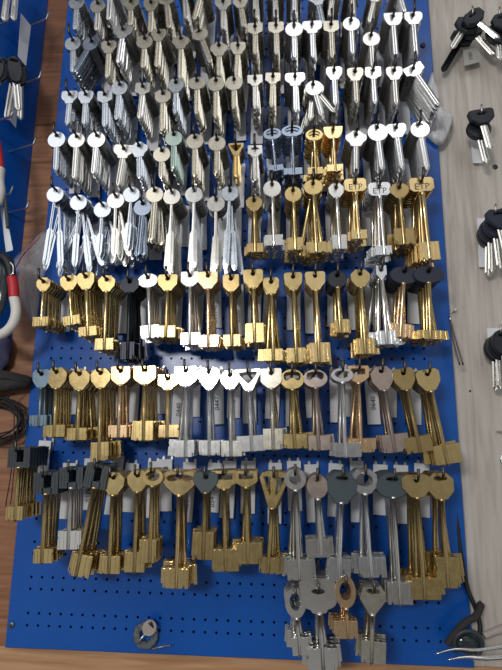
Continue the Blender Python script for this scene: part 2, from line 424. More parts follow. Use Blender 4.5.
def make_tag(P, label, i, dx, text, rz=0):
    root = empty('price_tag', (P.x+dx*MM, -.0062, P.z), (0, random.uniform(-.05, .05), rz))
    tag(root, label, 'price tag', 'white paper tags on the hooks of the board')
    link('paper', papers[i % 4], M['paper'], root)
    if text:
        if text not in _txt: _txt[text] = text_mesh(text, 7.6, 'handwriting', .02, True)
        b = papers[i % 4]; yy = min(v.co.y for v in b.vertices if v.co.z < -.028)
        link('handwriting', _txt[text], M['ink'], root, (0, min(yy, 0)-.0002, -.030))

# ------------------------------------------------------------------ the rows of hooks
# (x, y of the front key's hole in the photo, y of its tip, spec dict)
def c(x, y, t, shape, mat, tilt=0, n=13, **k): return dict(x=x, y=y, t=t, shape=shape, mat=mat, tilt=tilt, n=n, kind='cyl', **k)
def l(x, y, t, shape, mat, bit=(8, 8, 10), tilt=0, n=6, **k): return dict(x=x, y=y, t=t, shape=shape, mat=mat, bit=bit, tilt=tilt, n=n, kind=k.pop('kind', 'lever'), **k)
ROWS = [
 ('top', [c(77, -1, 29, 'round', 'steel'), c(98, 3, 30, 'hexa', 'nickel', 0), c(110, -12, 19, 'square', 'silver'), c(131, 1, 25, 'wide', 'beige', 0),
   c(151, 2, 32, 'trap', 'beige'), c(166, -3, 28, 'square', 'beige', 6), c(184, -12, 18, 'trap', 'nickel', 4), c(203, -16, 19, 'round', 'beige', -12),
   c(223, 1, 29, 'wide', 'nickel'), c(240, -1, 27, 'trap', 'beige', 6), c(255, -14, 18, 'flared', 'nickel'), c(275, -10, 18, 'bell', 'nickel'),
   c(294, -14, 15, 'square', 'silver'), c(317, -4, 24, 'wide', 'steel', 8), c(333, -10, 16, 'round', 'nickel', -8), c(352, -13, 14, 'trap', 'nickel'),
   c(376, -8, 22, 'hexa', 'nickel', -14), c(398, -12, 12, 'square', 'silver', 10)]),
 ('second', [c(73, 40, 72, 'round', 'steel', 3), c(92, 41, 70, 'hexa', 'blueish', -26), c(109, 44, 77, 'trap', 'beige'), c(123, 29, 62, 'wide', 'silver', -5, w=20), c(145, 38, 67, 'round', 'beige', -2),
   c(159, 32, 66, 'trap', 'beige', -2), c(181, 38, 79, 'bell', 'beige', 0), c(199, 31, 63, 'oval', 'beige', 18, hole='half'), c(219, 45, 76, 'bell', 'beige'), c(238, 45, 78, 'trap', 'beige', -3),
   c(255, 26, 54, 'square', 'beige'), c(276, 25, 55, 'square', 'beige'), c(294, 25, 58, 'round', 'silver', 0, w=18), c(312, 24, 58, 'wide', 'silver', 0, w=20), c(331, 24, 58, 'square', 'beige'),
   c(351, 20, 54, 'round', 'silver', 0), c(371, 35, 68, 'round', 'nickel'), c(393, 16, 56, 'flared', 'silver', 0, w=19), c(413, 15, 55, 'trap', 'silver', 0, w=18)]),
 ('third', [c(70, 94, 124, 'wide', 'steel', -1), c(86, 94, 124, 'trap', 'steel'), c(105, 94, 126, 'square', 'steel', 2), c(120, 84, 119, 'round', 'steel', -3), c(143, 86, 118, 'square', 'nickel', -4),
   c(163, 93, 130, 'octo', 'beige'), c(176, 82, 113, 'hexa', 'steel', 0), c(197, 80, 113, 'oval', 'beige', 0, w=18), c(216, 80, 118, 'round', 'beige'), c(234, 79, 108, 'round', 'beige'),
   c(255, 78, 108, 'rect', 'nickel', 0, w=15), c(273, 76, 107, 'rect', 'beige', -3), c(295, 76, 112, 'wide', 'silver', 0, w=20), c(313, 84, 116, 'round', 'nickel', 12, splay=14, n=9), c(334, 70, 105, 'trap', 'silver', 0),
   c(355, 71, 103, 'trap', 'beige'), c(373, 70, 104, 'square', 'silver'), c(394, 70, 105, 'trap', 'nickel'), c(413, 68, 106, 'rect', 'silver', 27, n=14, w=20, splay=2)]),
 ('fourth', [c(57, 135, 170, 'round', 'steel', 2, w=18), c(77, 136, 178, 'round', 'nickel', 0), c(97, 135, 173, 'round', 'silver', -2, w=18), c(124, 148, 185, 'wide', 'nickel', -6, w=20), c(139, 145, 178, 'bell', 'steel', 3),
   c(162, 150, 178, 'round', 'beige'), c(174, 134, 168, 'round', 'green'), c(195, 137, 176, 'round', 'beige'), c(217, 139, 172, 'round', 'beige'), c(236, 146, 176, 'tri', 'gold', 0, n=5, w=15, ring='tri'),
   c(255, 148, 180, 'rect', 'nickel', 0, w=14, hole='half'),
   l(272, 131, 172, 'oval', 'blueish', (8, 8, 7), -5, 8, w=20, h=14, ring='wide'), l(292, 128, 175, 'oval', 'blueish', (11, 9, 8), 0, 9, w=24, h=14, ring='wide'),
   l(314, 132, 175, 'oval', 'brass', (9, 7, 8), 0, 9, w=19, h=14, ring='wide'), l(333, 130, 172, 'flared', 'gold', (9, 8, 8), 0, 9, w=20, h=12),
   c(356, 134, 174, 'bell', 'nickel', -3, w=20), c(377, 127, 169, 'round', 'silver', 3, w=19), c(396, 127, 168, 'trap', 'silver', 4, w=19), c(419, 124, 170, 'round', 'silver', 5, w=18, hole='half')]),
 ('fifth', [c(56, 190, 265, 'round', 'steel', 4, n=10, splay=9, cross=1), c(79, 198, 266, 'round', 'steel', 0, n=8, splay=14, cross=1), c(103, 205, 256, 'round', 'steel', 2, n=8, splay=8, cross=1),
   c(116, 196, 256, 'round', 'nickel', -1, n=9, splay=5, cross=1), c(132, 190, 250, 'round', 'steel', 3, n=6, cross=1), c(143, 203, 254, 'round', 'blueish', 3, n=5, splay=5), c(155, 190, 240, 'round', 'beige', 2, n=10, splay=4),
   c(172, 192, 268, 'round', 'nickel', 0, n=10, splay=3, cross=1), c(194, 190, 267, 'round', 'silver', -1, n=11, splay=4, cross=1), c(216, 199, 269, 'round', 'nickel', 0, n=4, splay=2, cross=1), c(230, 190, 268, 'octo', 'steel', 3, n=5, splay=4, cross=1),
   l(254, 200, 253, 'hexshield', 'old', (8, 8, 10), 0, 5, w=17, h=14), l(272, 184, 246, 'round', 'nickel', (9, 9, 12), 0, 11, w=18, h=16), l(293, 190, 251, 'round', 'brass', (8, 8, 14), 0, 9, w=17, h=15),
   l(313, 183, 253, 'round', 'brass', (10, 10, 12), 0, 10, w=19, h=15, splay=5), l(336, 187, 250, 'hexshield', 'nickel', (7, 7, 16), 0, 9, w=16, h=14), l(355, 182, 240, 'etp', 'gold', (7, 8, 10), 0, 10, w=22, h=14, text='ETP', splay=3),
   l(379, 186, 256, 'etp', 'silver', (9, 7, 10), 0, 9, w=22, h=14, text='ETP', splay=3), l(399, 187, 245, 'hexshield', 'old', (9, 10, 18), 0, 9, w=19, h=14), l(421, 181, 261, 'etp', 'gold', (9, 10, 20), -6, 11, w=24, h=15, text='ETP', splay=4)]),
 ('sixth', [l(44, 281, 327, 'hexshield', 'brass', (9, 8, 10), 0, 8, w=15, h=13, splay=2), l(69, 279, 325, 'shield', 'brass', (9, 9, 10), -4, 8, w=18, h=14), l(86, 276, 336, 'shield', 'brass', (9, 9, 10), -2, 8, w=18, h=16),
   l(107, 279, 350, 'hexshield', 'brass', (9, 9, 12), 0, 10, w=18, h=15), l(130, 281, 360, 'octo', 'dark', (7, 6, 18), 0, 7, w=18, h=14), l(148, 277, 338, 'oval', 'nickel', (9, 9, 13), -2, 9, w=20, h=13),
   l(168, 278, 338, 'bellbow', 'old', (9, 9, 12), 2, 8, w=20, h=15, splay=3), l(190, 275, 345, 'sq_plain', 'nickel', (9, 9, 12), 0, 8, w=18, h=14), l(208, 275, 347, 'bellbow', 'copper', (9, 10, 12), 0, 6, w=20, h=16),
   l(231, 278, 347, 'sq_plain', 'old', (8, 8, 12), 0, 6, w=16, h=16), l(253, 273, 343, 'bellbow', 'brass', (8, 9, 20), 0, 7, w=20, h=17), l(271, 281, 361, 'trap', 'brass', (9, 9, 12), 0, 5, w=16, h=15),
   l(293, 276, 363, 'bellbow', 'brass', (9, 9, 15), 0, 6, w=18, h=16), l(315, 275, 363, 'bellbow', 'gold', (9, 10, 20), 0, 6, w=20, h=17), l(337, 275, 333, 'oval', 'brass', (5, 8, 14), 0, 6, w=19, h=18, kind='plastic', bow='black'),
   l(360, 273, 354, 'hexshield', 'brass', (8, 9, 16), 0, 7, w=19, h=16), l(381, 269, 345, 'rect', 'silver', (9, 9, 14), 0, 8, w=10, h=12, splay=9), l(404, 271, 338, 'oval', 'copper', (9, 10, 14), 3, 7, w=28, h=18, kind='plastic', bow='navyplastic', splay=3),
   l(428, 271, 340, 'oval', 'brass', (12, 12, 9), -2, 7, w=30, h=17, kind='plastic', bow='navyplastic', splay=4)]),
 ('seventh', [l(42, 373, 427, 'shield', 'zinc', (10, 8, 11), 3, 6, w=18, h=16), l(57, 371, 438, 'hexshield', 'brass', (11, 10, 12), 2, 7, w=21, h=18, text='CLASS'), l(80, 373, 441, 'hexshield', 'brass', (10, 9, 12), 2, 7, w=21, h=18, text='CLASS'),
   l(101, 372, 461, 'hexshield', 'brass', (8, 9, 18), 1, 8, w=20, h=17), l(121, 370, 438, 'sq_plain', 'copper', (10, 8, 12), 2, 6, w=19, h=16), l(145, 370, 441, 'sq_plain', 'brass', (9, 9, 19), 0, 9, w=22, h=16, hole='slot'),
   l(168, 378, 438, 'rect', 'gold', (8, 11, 12), 0, 3, w=19, h=13, n2=1), l(186, 370, 457, 'sq_plain', 'silver', (10, 8, 16), 0, 6, w=22, h=17), l(209, 371, 456, 'heart', 'silver', (10, 10, 14), 0, 5, w=21, h=19),
   l(230, 374, 457, 'hexshield', 'nickel', (9, 10, 15), 0, 5, w=19, h=16, text='TITAN'), l(248, 373, 451, 'tri', 'silver', (14, 12, 15), -3, 5, w=26, h=22, ring='tri'), l(271, 372, 450, 'sq_plain', 'beige', (9, 9, 20), 0, 4, w=20, h=17),
   l(292, 373, 449, 'oval', 'brass', (10, 12, 14), -2, 6, w=24, h=20, ring='lobed', splay=8), l(315, 373, 450, 'oval', 'brown', (9, 11, 14), 0, 5, w=24, h=18, ring='lobed'), l(342, 371, 457, 'oval', 'silver', (9, 15, 13), -2, 4, w=22, h=14, ring='wide'),
   l(358, 369, 453, 'sq_plain', 'copper', (12, 14, 13), -2, 6, w=21, h=17, ring='rect', splay=3), l(381, 370, 452, 'hexshield', 'brown', (10, 14, 17), -9.5, 5, w=21, h=20), l(403, 372, 453, 'shield', 'old', (12, 12, 15), -12, 5, w=20, h=18),
   l(427, 373, 464, 'shield', 'brass', (10, 14, 18), -12.5, 6, w=22, h=18)]),
 ('eighth', [l(20, 451, 521, 'rect', 'brass', (9, 7, 13), 0, 8, w=23, h=20, kind='groove', bow='graphite'), l(47, 476, 563, 'rect', 'brass', (8, 10, 13), 0, 6, w=25, h=21, kind='groove', bow='graphite'), l(72, 471, 550, 'rect', 'nickel', (10, 12, 17), 0, 5, w=24, h=20, kind='groove', bow='graphite', splay=2),
   l(98, 468, 577, 'rect', 'brass', (6, 12, 20), 12, 5, w=23, h=23, kind='groove', bow='graphite', splay=2), l(114, 476, 574, 'hexshield', 'brass', (8, 10, 16), 3, 5, w=21, h=18), l(138, 474, 573, 'hexshield', 'brass', (9, 9, 18), 2, 5, w=20, h=17),
   l(153, 472, 563, 'oval', 'brass', (10, 5, 21), 2, 4, w=21, h=16, ring='wide'), l(180, 475, 588, 'heart', 'gold', (14, 11, 18), 2, 7, w=34, h=23, ring='twohole'), l(206, 476, 560, 'heart', 'old', (10, 9, 25), 2, 5, w=23, h=20, bow='petrol', kind='plastic'),
   l(224, 474, 571, 'rect', 'brass', (11, 12, 20), -1, 5, w=26, h=17, ring='rect'), l(246, 474, 564, 'sq_plain', 'brass', (10, 13, 19), 0, 5, w=22, h=15, ring='rect'), l(274, 476, 574, 'hexa', 'brass', (8, 10, 14), 4, 4, w=27, h=34, ring='trident', splay=5),
   l(295, 474, 580, 'round', 'nickel', (10, 12, 18), 0, 5, w=21, h=20, ring='ring'), l(317, 478, 557, 'round', 'nickel', (12, 8, 16), 0, 4, w=19, h=19, bow='brown'), l(342, 477, 582, 'hexshield', 'silver', (9, 10, 20), 2, 5, w=28, h=28, kind='plastic', bow='petrol', hole='wideslot'),
   l(364, 474, 578, 'octo', 'silver', (9, 14, 18), 0, 5, w=24, h=22, ring='wide'), l(392, 478, 604, 'oval', 'nickel', (10, 11, 19), -3.5, 7, w=31, h=22, kind='plastic', bow='petrol', hole='wideslot'),
   l(416, 479, 600, 'shield', 'brass', (10, 14, 18), -4, 7, w=26, h=17, splay=3), l(440, 477, 588, 'octo', 'brass', (9, 11, 26), -4, 6, w=22, h=20, hole='wideslot')]),
 ('lowest', [l(295, 595, 655, 'oval', 'nickel', (6, 9, 15), -5, 6, w=19, h=26, ring='ring', splay=9), l(318, 590, 671, 'square', 'nickel', (13, 13, 19), -4, 6, w=31, h=25, hole='wideslot', top=11), l(345, 584, 639, 'oval', 'copper', (12, 9, 15), -3, 4, w=19, h=27, ring='ring', splay=5),
   l(373, 590, 663, 'pentagon', 'beige', (8, 12, 18), 2, 5, w=22, h=20, hole='wideslot')]),
]
TEXTS = {('sixth', 8): '0510', ('sixth', 9): '0117-8', ('sixth', 10): '0550', ('sixth', 12): '0516', ('seventh', 9): '0447', ('seventh', 10): '0440', ('seventh', 17): '0640', ('seventh', 7): '0440', ('sixth', 11): '0550',
         ('eighth', 3): '0378', ('eighth', 8): '0589-1', ('eighth', 9): '0547'}
def dims(s):
    w = s.get('w'); h = s.get('h')
    if w is None: w = {'round': 17, 'oval': 17, 'square': 15.5, 'hexa': 16, 'trap': 16, 'bell': 18, 'wide': 17, 'rect': 15, 'octo': 16, 'tri': 18, 'flared': 18}.get(s['shape'], 17)
    if h is None: h = {'round': w, 'oval': 15, 'square': 14, 'hexa': 16, 'trap': 15, 'bell': 17, 'wide': 15, 'rect': 13, 'tri': 14}.get(s['shape'], 15)
    if s['kind'] == 'cyl': w *= 1.14; h *= 1.10
    if s['kind'] == 'lever' and not s.get('ring'): w *= 1.06; h *= 1.18
    return w, h
counts = {'cyl': 0, 'lever': 0}
budget = 300
n_cyl = sum(1 for _, r in ROWS for s in r if s['kind'] == 'cyl'); n_lev = sum(1 for _, r in ROWS for s in r if s['kind'] != 'cyl')
for rn, (row, specs) in enumerate(ROWS):
    for i, s in enumerate(sorted(specs, key=lambda q: q['x'])):
        y0 = -FD - random.uniform(0, .004)
        if s['kind'] == 'cyl': s['tilt'] = (-s['tilt'] if row != 'fifth' else s['tilt']) - 1.0
        elif s['tilt'] == 0: s['tilt'] = -2.0
        else: s['tilt'] -= math.degrees(math.atan((283-s['x'])/(s['y']+2200)))
        P = at(s['x'], s['y'], y0)
        T = at(s['x'], s['t'], y0)
        L = (P.z-T.z)/MM/math.cos(math.radians(s['tilt']))
        cyl = s['kind'] == 'cyl'; w, h = dims(s)
        kind = 'cross' if s.get('cross') else s['kind']
        bowmat = s.get('bow')
        parts = key_parts(kind, s['shape'], w, h, L, s['mat'], s.get('bit'), s.get('hole', 'round'), s.get('ring'), bowmat, (i*5+rn) % 4 if not cyl else 0,
                          2.4 if L > 60 else 2.0, s.get('text'), s.get('top'))
        pitch = 2.8 if kind == 'cyl' else 5.6
        if cyl and not s.get('cross'): n = 19 if s['n'] == 13 else s['n']+4
        else: n = s['n']
        if kind == 'plastic': pitch = 6.2
        if kind == 'groove': pitch = 6.0
        n = min(n, int((FD/MM-11)/pitch))
        look = (MATWORD[bowmat] if bowmat else MATWORD[s['mat']]) + ' ' + SHWORD[s['shape']]
        if s.get('ring'): look = (MATWORD[bowmat] if bowmat else MATWORD[s['mat']]) + ' open-bow'
        if bowmat in ('graphite',): look = 'ribbed black-headed'
        elif bowmat and s['shape'] == 'heart': look = 'grey heart-shaped'
        elif bowmat in ('navyplastic', 'petrol', 'black'): look = MATWORD[bowmat]
        rowtxt = '%s row' % row if row not in ('top', 'lowest') else ('top row' if row == 'top' else 'lowest row')
        where = '%s hook from left, %s' % (ORD[i+1], rowtxt)
        kw = 'key' if cyl else 'lever key'
        cat = 'key'; group = ('cylinder keys' if cyl else 'lever keys') + ' on the %s of hooks' % rowtxt
        # hole hangs on the wire; hook passes just under the top edge of the hole
        hz = 1.0 if not s.get('ring') else 0.4
        make_hook(Vector((P.x, 0, P.z-hz*0)), 'wire hook holding %s keys, %s' % (look, where.replace(' hook', '')), row)
        if row != 'lowest': make_tag(P, 'white paper price tag at the back of the %s' % where, i+rn, random.uniform(-2.5, 2.5)*1.0, TEXTS.get((row, i+1)), random.uniform(-.12, .12))
        drop = -(2.5-1.4-.05)*MM if not s.get('ring') else 0
        if s.get('ring') or s.get('hole') in ('slot', 'wideslot'): drop = -.5*MM if s.get('hole') == 'slot' else -1.1*MM
        nind = (4 if rn < 5 else 4) if cyl else 4
        root = None; tl = s['tilt']; sp = s.get('splay', 1.3 if cyl else 2.2)
        for k in range(n):
            yy = y0 + k*pitch*MM
            if k: tl = s['tilt']*(1 if sp < 3 or abs(s['tilt']) > 20 else .3) + random.gauss(0, sp)
            # keep neighbours free of each other: rotation only about the hook axis
            mw = Matrix.Translation((P.x+random.uniform(-.3, .3)*MM*(k > 0), yy, P.z+drop)) @ Matrix.Rotation(math.radians(tl), 4, 'Y')
            # positive tilt = tip to the left of the picture
            if k < nind:
                pos = 'frontmost' if k == 0 else ORD[k+1]+' from front'
                lab = '%s %s, %s on %s' % (look, kw, pos, where)
                root = make_key('cylinder_key' if cyl else 'lever_key', parts, mw, lab, cat, group) if k == 0 else root
                if k: copy_key(root, mw, lab)
                counts['cyl' if cyl else 'lever'] += 1
            else:
                b = bulk['cylinder' if cyl else 'lever']
                for pn, me, mt in parts:
                    if pn != 'lettering': b.add(me, mt, mw)
tag(bulk['cylinder'].build('cylinder_key_stack'), 'silver cylinder keys packed behind the front keys on every upper hook', 'keys', kind='stuff')
tag(bulk['lever'].build('lever_key_stack'), 'brass and silver lever keys packed deep behind the front lever keys', 'keys', kind='stuff')

# ------------------------------------------------------------------ blue pegboard
TL, BL, TR, BR = at(69, 0), at(5, 647), at(428, 0), at(473, 667)
xl, xr = (TL.x+BL.x)/2, (TR.x+BR.x)/2
zb = (BL.z+BR.z)/2; zt = at(250, 0).z+.09
def board(x0, x1, z0, z1, ox, oz, pitch, skip3, name, thick=.010):
    """Perforated sheet with real round holes; local origin at its lower left front."""
    bm = bmesh.new(); r = 1.5*MM
    nx = int((x1-x0)/pitch); nz = int((z1-z0)/pitch)
    xs = [ox+k*pitch for k in range(nx+2) if ox+k*pitch-pitch/2 > x0+.004 and ox+k*pitch+pitch/2 < x1-.016]
    zs = [oz+k*pitch for k in range(nz+2) if oz+k*pitch-pitch/2 > z0+.002 and oz+k*pitch+pitch/2 < z1-.002]
    V = lambda x, z, y=0: bm.verts.new((x, y, z))
    h = pitch/2
    for kz, z in enumerate(zs):
        if skip3 and kz % 3 == 2:
            bm.faces.new([V(xs[0]-h, z-h), V(xs[-1]+h, z-h), V(xs[-1]+h, z+h), V(xs[0]-h, z+h)]); continue
        for x in xs:
            sq = [(h, 0), (h, h), (0, h), (-h, h), (-h, 0), (-h, -h), (0, -h), (h, -h)]
            a = [V(x+p, z+q) for p, q in sq]
            b = [V(x+r*math.cos(PI*k/4), z+r*math.sin(PI*k/4)) for k in range(8)]
            d = [V(x+r*math.cos(PI*k/4), z+r*math.sin(PI*k/4), .0015) for k in range(8)]
            for k in range(8):
                j = (k+1) % 8
                bm.faces.new((a[k], a[j], b[j], b[k])); bm.faces.new((b[k], b[j], d[j], d[k]))
    X0, X1, Z0, Z1 = xs[0]-h, xs[-1]+h, zs[0]-h, zs[-1]+h
    for q in ([x0, z0, x1, Z0], [x0, Z1, x1, z1], [x0, Z0, X0, Z1], [X1, Z0, x1, Z1]):
        bm.faces.new([V(q[0], q[1]), V(q[2], q[1]), V(q[2], q[3]), V(q[0], q[3])])
    # rolled rim all round
    e = .0012
    lp = [(0, 0), (.0004, .0006), (.0012, .0012), (.0014, thick)]
    cs = [(x0, z0, -1, -1), (x1, z0, 1, -1), (x1, z1, 1, 1), (x0, z1, -1, 1)]
    rings = [[V(x+sx*o, z+sz*o, y) for x, z, sx, sz in cs] for o, y in lp]
    for a, b in zip(rings, rings[1:]):
        for k in range(4): bm.faces.new((a[k], a[(k+1) % 4], b[(k+1) % 4], b[k]))
    bm.normal_update()
    me = bpy.data.meshes.new(name); bm.to_mesh(me); bm.free(); return me
h1, h2 = at(27, 613), at(82.3, 615)
pitch = (at(264, 622).x-at(27, 613).x)/22.0
pitch = 0.0120
ref = at(27, 625.2)
k0 = 0; kz0 = math.floor((ref.z-zb-.004)/pitch/3)*3
root = empty('perforated_display_board', (0, 0, 0)); tag(root, 'large blue perforated metal board on which all key hooks hang', 'display board')
link('front_sheet', board(xl, xr, zb, zt, ref.x-k0*pitch, ref.z-(kz0)*pitch, pitch, True, 'front_sheet'), M['blue'], root)
link('hole_shade_sheet', box_mesh(xr-xl-.004, .001, zt-zb-.004, 0, 'hole_shade_sheet', ((xl+xr)/2, .0085, (zt+zb)/2)), M['hole_shade'], root)  # added near-black sheet, stands in for the shade inside the holes
print('BOARD', xl, xr, zb, zt, 'corners', TL, BL, TR, BR, 'pitch', pitch)
def screw(px, py, y, mat, label, r=3.2):
    P = at(px, py, y)
    bm = bmesh.new()
    bmesh.ops.create_uvsphere(bm, u_segments=16, v_segments=8, radius=1)
    for v in bm.verts: v.co = Vector((v.co.x*r*MM, v.co.y*1.1*MM, v.co.z*r*MM))
    o = link('screw', bm_mesh(bm, 'screw_head', True), mat, None, (P.x, P.y-.0003, P.z)); tag(o, label, 'screw')
    bm = bmesh.new()
    for a in (.5, .5+PI/2):
        bmesh.ops.create_cube(bm, size=1, matrix=Matrix.Translation((0, -.95*MM, 0)) @ Matrix.Rotation(a, 4, 'Y') @ Matrix.Diagonal((r*1.1*MM, .5*MM, .7*MM, 1)))
    link('cross_slot', bm_mesh(bm, 'cross_slot'), M['screw'] if mat is not M['screw'] else M['cable'], o)
screw(11.5, 625, -.001, M['galv'], 'round grey cross-head screw in the lower left corner of blue board')
screw(423, 45, -.001, M['screw'], 'dark cross-head screw near the upper right edge of blue board')

# ------------------------------------------------------------------ setting
def slab(name, x0, x1, z0, z1, y0, y1, mat):
    o = link(name, box_mesh(x1-x0, y1-y0, z1-z0, 0, name, ((x0+x1)/2, (y0+y1)/2, (z0+z1)/2)), mat); o['kind'] = 'structure'; return o
xw = at(430, 330, .010).x
zs_ = at(250, 660, .010).z
wl = slab('wall_left', -.75, xw+.01, at(10, 127, .012).z+.0004, 2.4, .0101, .03, M['brownwood'])
slab('wall_back', -.75, xw+.01, zb-.003, at(10, 127, .012).z-.0004, .0101, .03, M['brownwood_lit'])
slab('wall_lower', -.75, .75, zb-.6, zb-.0034, .0101, .03, M['brownwood_brightest'])
slab('wall_right', xw+.0105, .75, zb-.0030, 2.4, .0101, .03, M['lightwood'])

exec_rest = True
# ------------------------------------------------------------------ angled blue panel at the left
E0 = at(24, 230, .010); ang = math.radians(70)
sdir = Vector((-math.cos(ang), -math.sin(ang), 0)); nrm = Vector((math.sin(ang), -math.cos(ang), 0))
p_root = empty('side_display_board', (E0.x, E0.y, 0), (0, 0, ang)); tag(p_root, 'second blue panel turned at an angle at the left edge', 'display board')
zlow = on_plane(16, 352, E0, nrm).z
link('sheet', box_mesh(.30, .004, 2.3-zlow, .0006, 'sheet', (-.15, .002, (2.3+zlow)/2)), M['blue'], p_root)
def pp(px, py, off=0.0):
    return on_plane(px, py, E0+nrm*off, nrm)
def side_hook(bx, by, tx, ty, up, label):
    B = pp(bx, by)
    # length along the panel normal so the tip lands where it is seen
    best = min((i*.001 for i in range(8, 60)), key=lambda d: abs(project(B+nrm*d)[0]-tx))
    pts = [B-nrm*.003, B, B+nrm*(best*.5), B+nrm*(best-.003), B+nrm*(best-.0008)+Vector((0, 0, .0006)), B+nrm*best+Vector((0, 0, .003)), B+nrm*(best+.002)+Vector((0, 0, up*MM))]
    me = tube([p-B for p in pts], .0013, 8, 'wire')
    o = link('wall_hook', me, M['bright_wire'], None, B); tag(o, label, 'hook', 'wire hooks on the angled blue panel'); return B, best
def project(p):
    q = ROT.transposed() @ (p-CAM); return (W_PX/2+F_PX*q.x/-q.z, H_PX/2-F_PX*q.y/-q.z)
rot45 = Matrix.Rotation(.75, 4, 'Z')
B1, d1 = side_hook(28, 27, 47, 25, 11, 'bent wire hook through a long white tag, top of left panel')
B2, d2 = side_hook(18, 86, 40, 84, 10, 'bent wire hook carrying black car keys on the left panel')
B3, d3 = side_hook(10, 151.5, 34, 151, 9, 'empty bent wire hook on left panel, below the car keys')
B4, d4 = side_hook(7, 213, 27, 213, 10, 'empty bent wire hook on left panel, lowest one')
B5, d5 = side_hook(-8, 28, 8, 28, 8, 'wire hook cut off by picture edge, holding grey key blanks')
B6, d6 = side_hook(-6, 198, 11, 197, 10, 'short wire hook tip beside the red and white strap')
B7, d7 = side_hook(-20, 127, 12, 127, 5, 'thin wire hook below black car keys at left edge')
# keys on the side panel: stack of small silver keys
sk = key_parts('cyl', 'square', 15, 14, 42, 'nickel')
r0 = None
for k in range(6):
    mw = Matrix.Translation(pp(8+(k % 2)*8, -10-(k//2)*1.0, .050-k*.0065)) @ rot45 @ Matrix.Rotation(random.uniform(-.04, .04), 4, 'Y')
    lab = 'silver key blank, %s from front in stack at upper left corner' % (ORD[k+1])
    if r0 is None: r0 = make_key('cylinder_key', sk, mw, lab, 'key', 'silver key blanks on the angled panel')
    else: copy_key(r0, mw, lab)
def flat_paper(name, corners, thick, mat, label, text=None, tsize=8, cat='price tag', vertical=True):
    n = (corners[1]-corners[0]).cross(corners[3]-corners[0]).normalized()
    if n.dot(CAM-corners[0]) < 0: n = -n
    c0 = sum(corners, Vector())/4
    bm = bmesh.new()
    a = [bm.verts.new(p-c0) for p in corners]; b = [bm.verts.new(p-c0-n*thick) for p in corners]
    bm.faces.new(a); bm.faces.new(b[::-1])
    for k in range(4): bm.faces.new((a[k], a[(k+1) % 4], b[(k+1) % 4], b[k]))
    o = link(name, bm_mesh(bm, name), mat, None, c0); tag(o, label, cat)
    if text:
        me = text_mesh(text, tsize, 'handwriting', .05, vertical)
        u = (corners[1]-corners[0]).normalized(); w_ = n.cross(u); w_ = -w_ if w_.z < 0 else w_
        for v in me.vertices: v.co = u*v.co.x + w_*v.co.z + n*(.0003-v.co.y*0)
        link('handwriting', me, M['ink'], o)
    return o
flat_paper('price_tag', [pp(21, 13, .012), pp(31, 26, .012), pp(26, 66, .012), pp(18, 56, .012)], .0004, M['paper'], 'long white paper tag hanging on left panel hook')
flat_paper('price_tag', [pp(9, 92, .010), pp(19, 95, .010), pp(16, 128, .010), pp(8, 118, .010)], .0004, M['paper'], 'white tag behind the silver blades of left car keys')
# car keys
def car_key(P, rz, tilt, hw, hh, L, label, shape='trap', headmat='black', ryaw=0, hole='wideslot', bmat='nickel'):
    lp = bow_loops(shape, hw, hh, 5.0, hole)
    parts = [('head', plate(lp, 7.0, 1.5, 'head'), M[headmat]), ('blade', blade_mesh(L, 5-hh+2, 8.2), M[bmat])]
    mw = Matrix.Translation(P) @ Matrix.Rotation(rz, 4, 'Z') @ Matrix.Rotation(math.radians(tilt), 4, 'Y')
    return make_key('car_key', parts, mw, label, 'car key', 'car keys with black plastic heads')
for k, (px, py, off, tl, L) in enumerate([(-2, 62, .050, 6, 60), (14, 62, .040, -10, 62), (6, 64, .030, 14, 64), (16, 66, .018, 2, 76), (20, 66, .008, -6, 74)]):
    car_key(pp(px, py, off), (.55 if k < 2 else .75), tl, 14, 32, L, '%s car key with black head on the left panel, %s from front' % ('silver-bladed', ORD[k+1]), 'oval')

# ------------------------------------------------------------------ right: pale wood with car keys on small hooks
WY = .0100
def wood_hook(px, py, label, L=42, up=9):
    P = at(px, py, WY-L*MM)
    pts = [(0, (L+1), 0), (0, L*.5, 0), (0, 4, 0), (0, 1, .6), (0, 0, 3), (0, -1, up)]
    o = link('wall_hook', tube([(x*MM, y*MM, z*MM) for x, y, z in pts], .0011, 8, 'wire'), M['bright_wire'], None, P)
    tag(o, label, 'hook', 'wire hooks on the pale wood'); return P
def ck(P, dy, dx, dz, tilt, hw, hh, L, label, **k):
    return car_key(P+Vector((dx*MM, dy*MM, dz*MM)), 0, tilt, hw, hh, L, label, **k)
P = wood_hook(473, 13, 'bright hook above three fanned car keys, upper right')
ck(P, 4, 0, -1, -42, 25, 16, 44, 'foremost of three fanned car keys, blade pointing down right', shape='octo')
ck(P, 12, -3, -4, 32, 24, 16, 40, 'fanned car key on upper right hook, blade pointing down left', shape='octo')
ck(P, 20, 5, -5, -34, 24, 16, 46, 'hindmost fanned car key behind the other two, upper right', shape='octo')
ck(P, 28, -3, -8, 30, 24, 16, 56, 'darker car key hanging lowest in the upper right fan', shape='octo', bmat='dark')
flat_paper('price_tag', [at(463, 50, -.002), at(477, 47, -.002), at(479.5, 62, -.002), at(464, 66, -.002)], .0004, M['greypaper'], 'grey paper tag reading T00 below fanned car keys', 'T00', 7)
P = wood_hook(500, 14, 'hook at right edge above cut-off black car key')
ck(P, 5, 3, -2, -20, 22, 20, 50, 'black car key cut off by the upper right picture edge', shape='octo')
ck(P, 14, 2, -8, 0, 26, 26, 44, 'second black car key behind it at upper right edge', shape='round')
P = wood_hook(482, 112, 'bright hook above pair of round black car keys')
ck(P, 4, 0, -1, -10, 27, 17, 46, 'black car key with wide head in front, second hook right', shape='bellbow')
ck(P, 13, -1, -7, -8, 25, 24, 52, 'round black car key just behind the wide-headed one', shape='round')
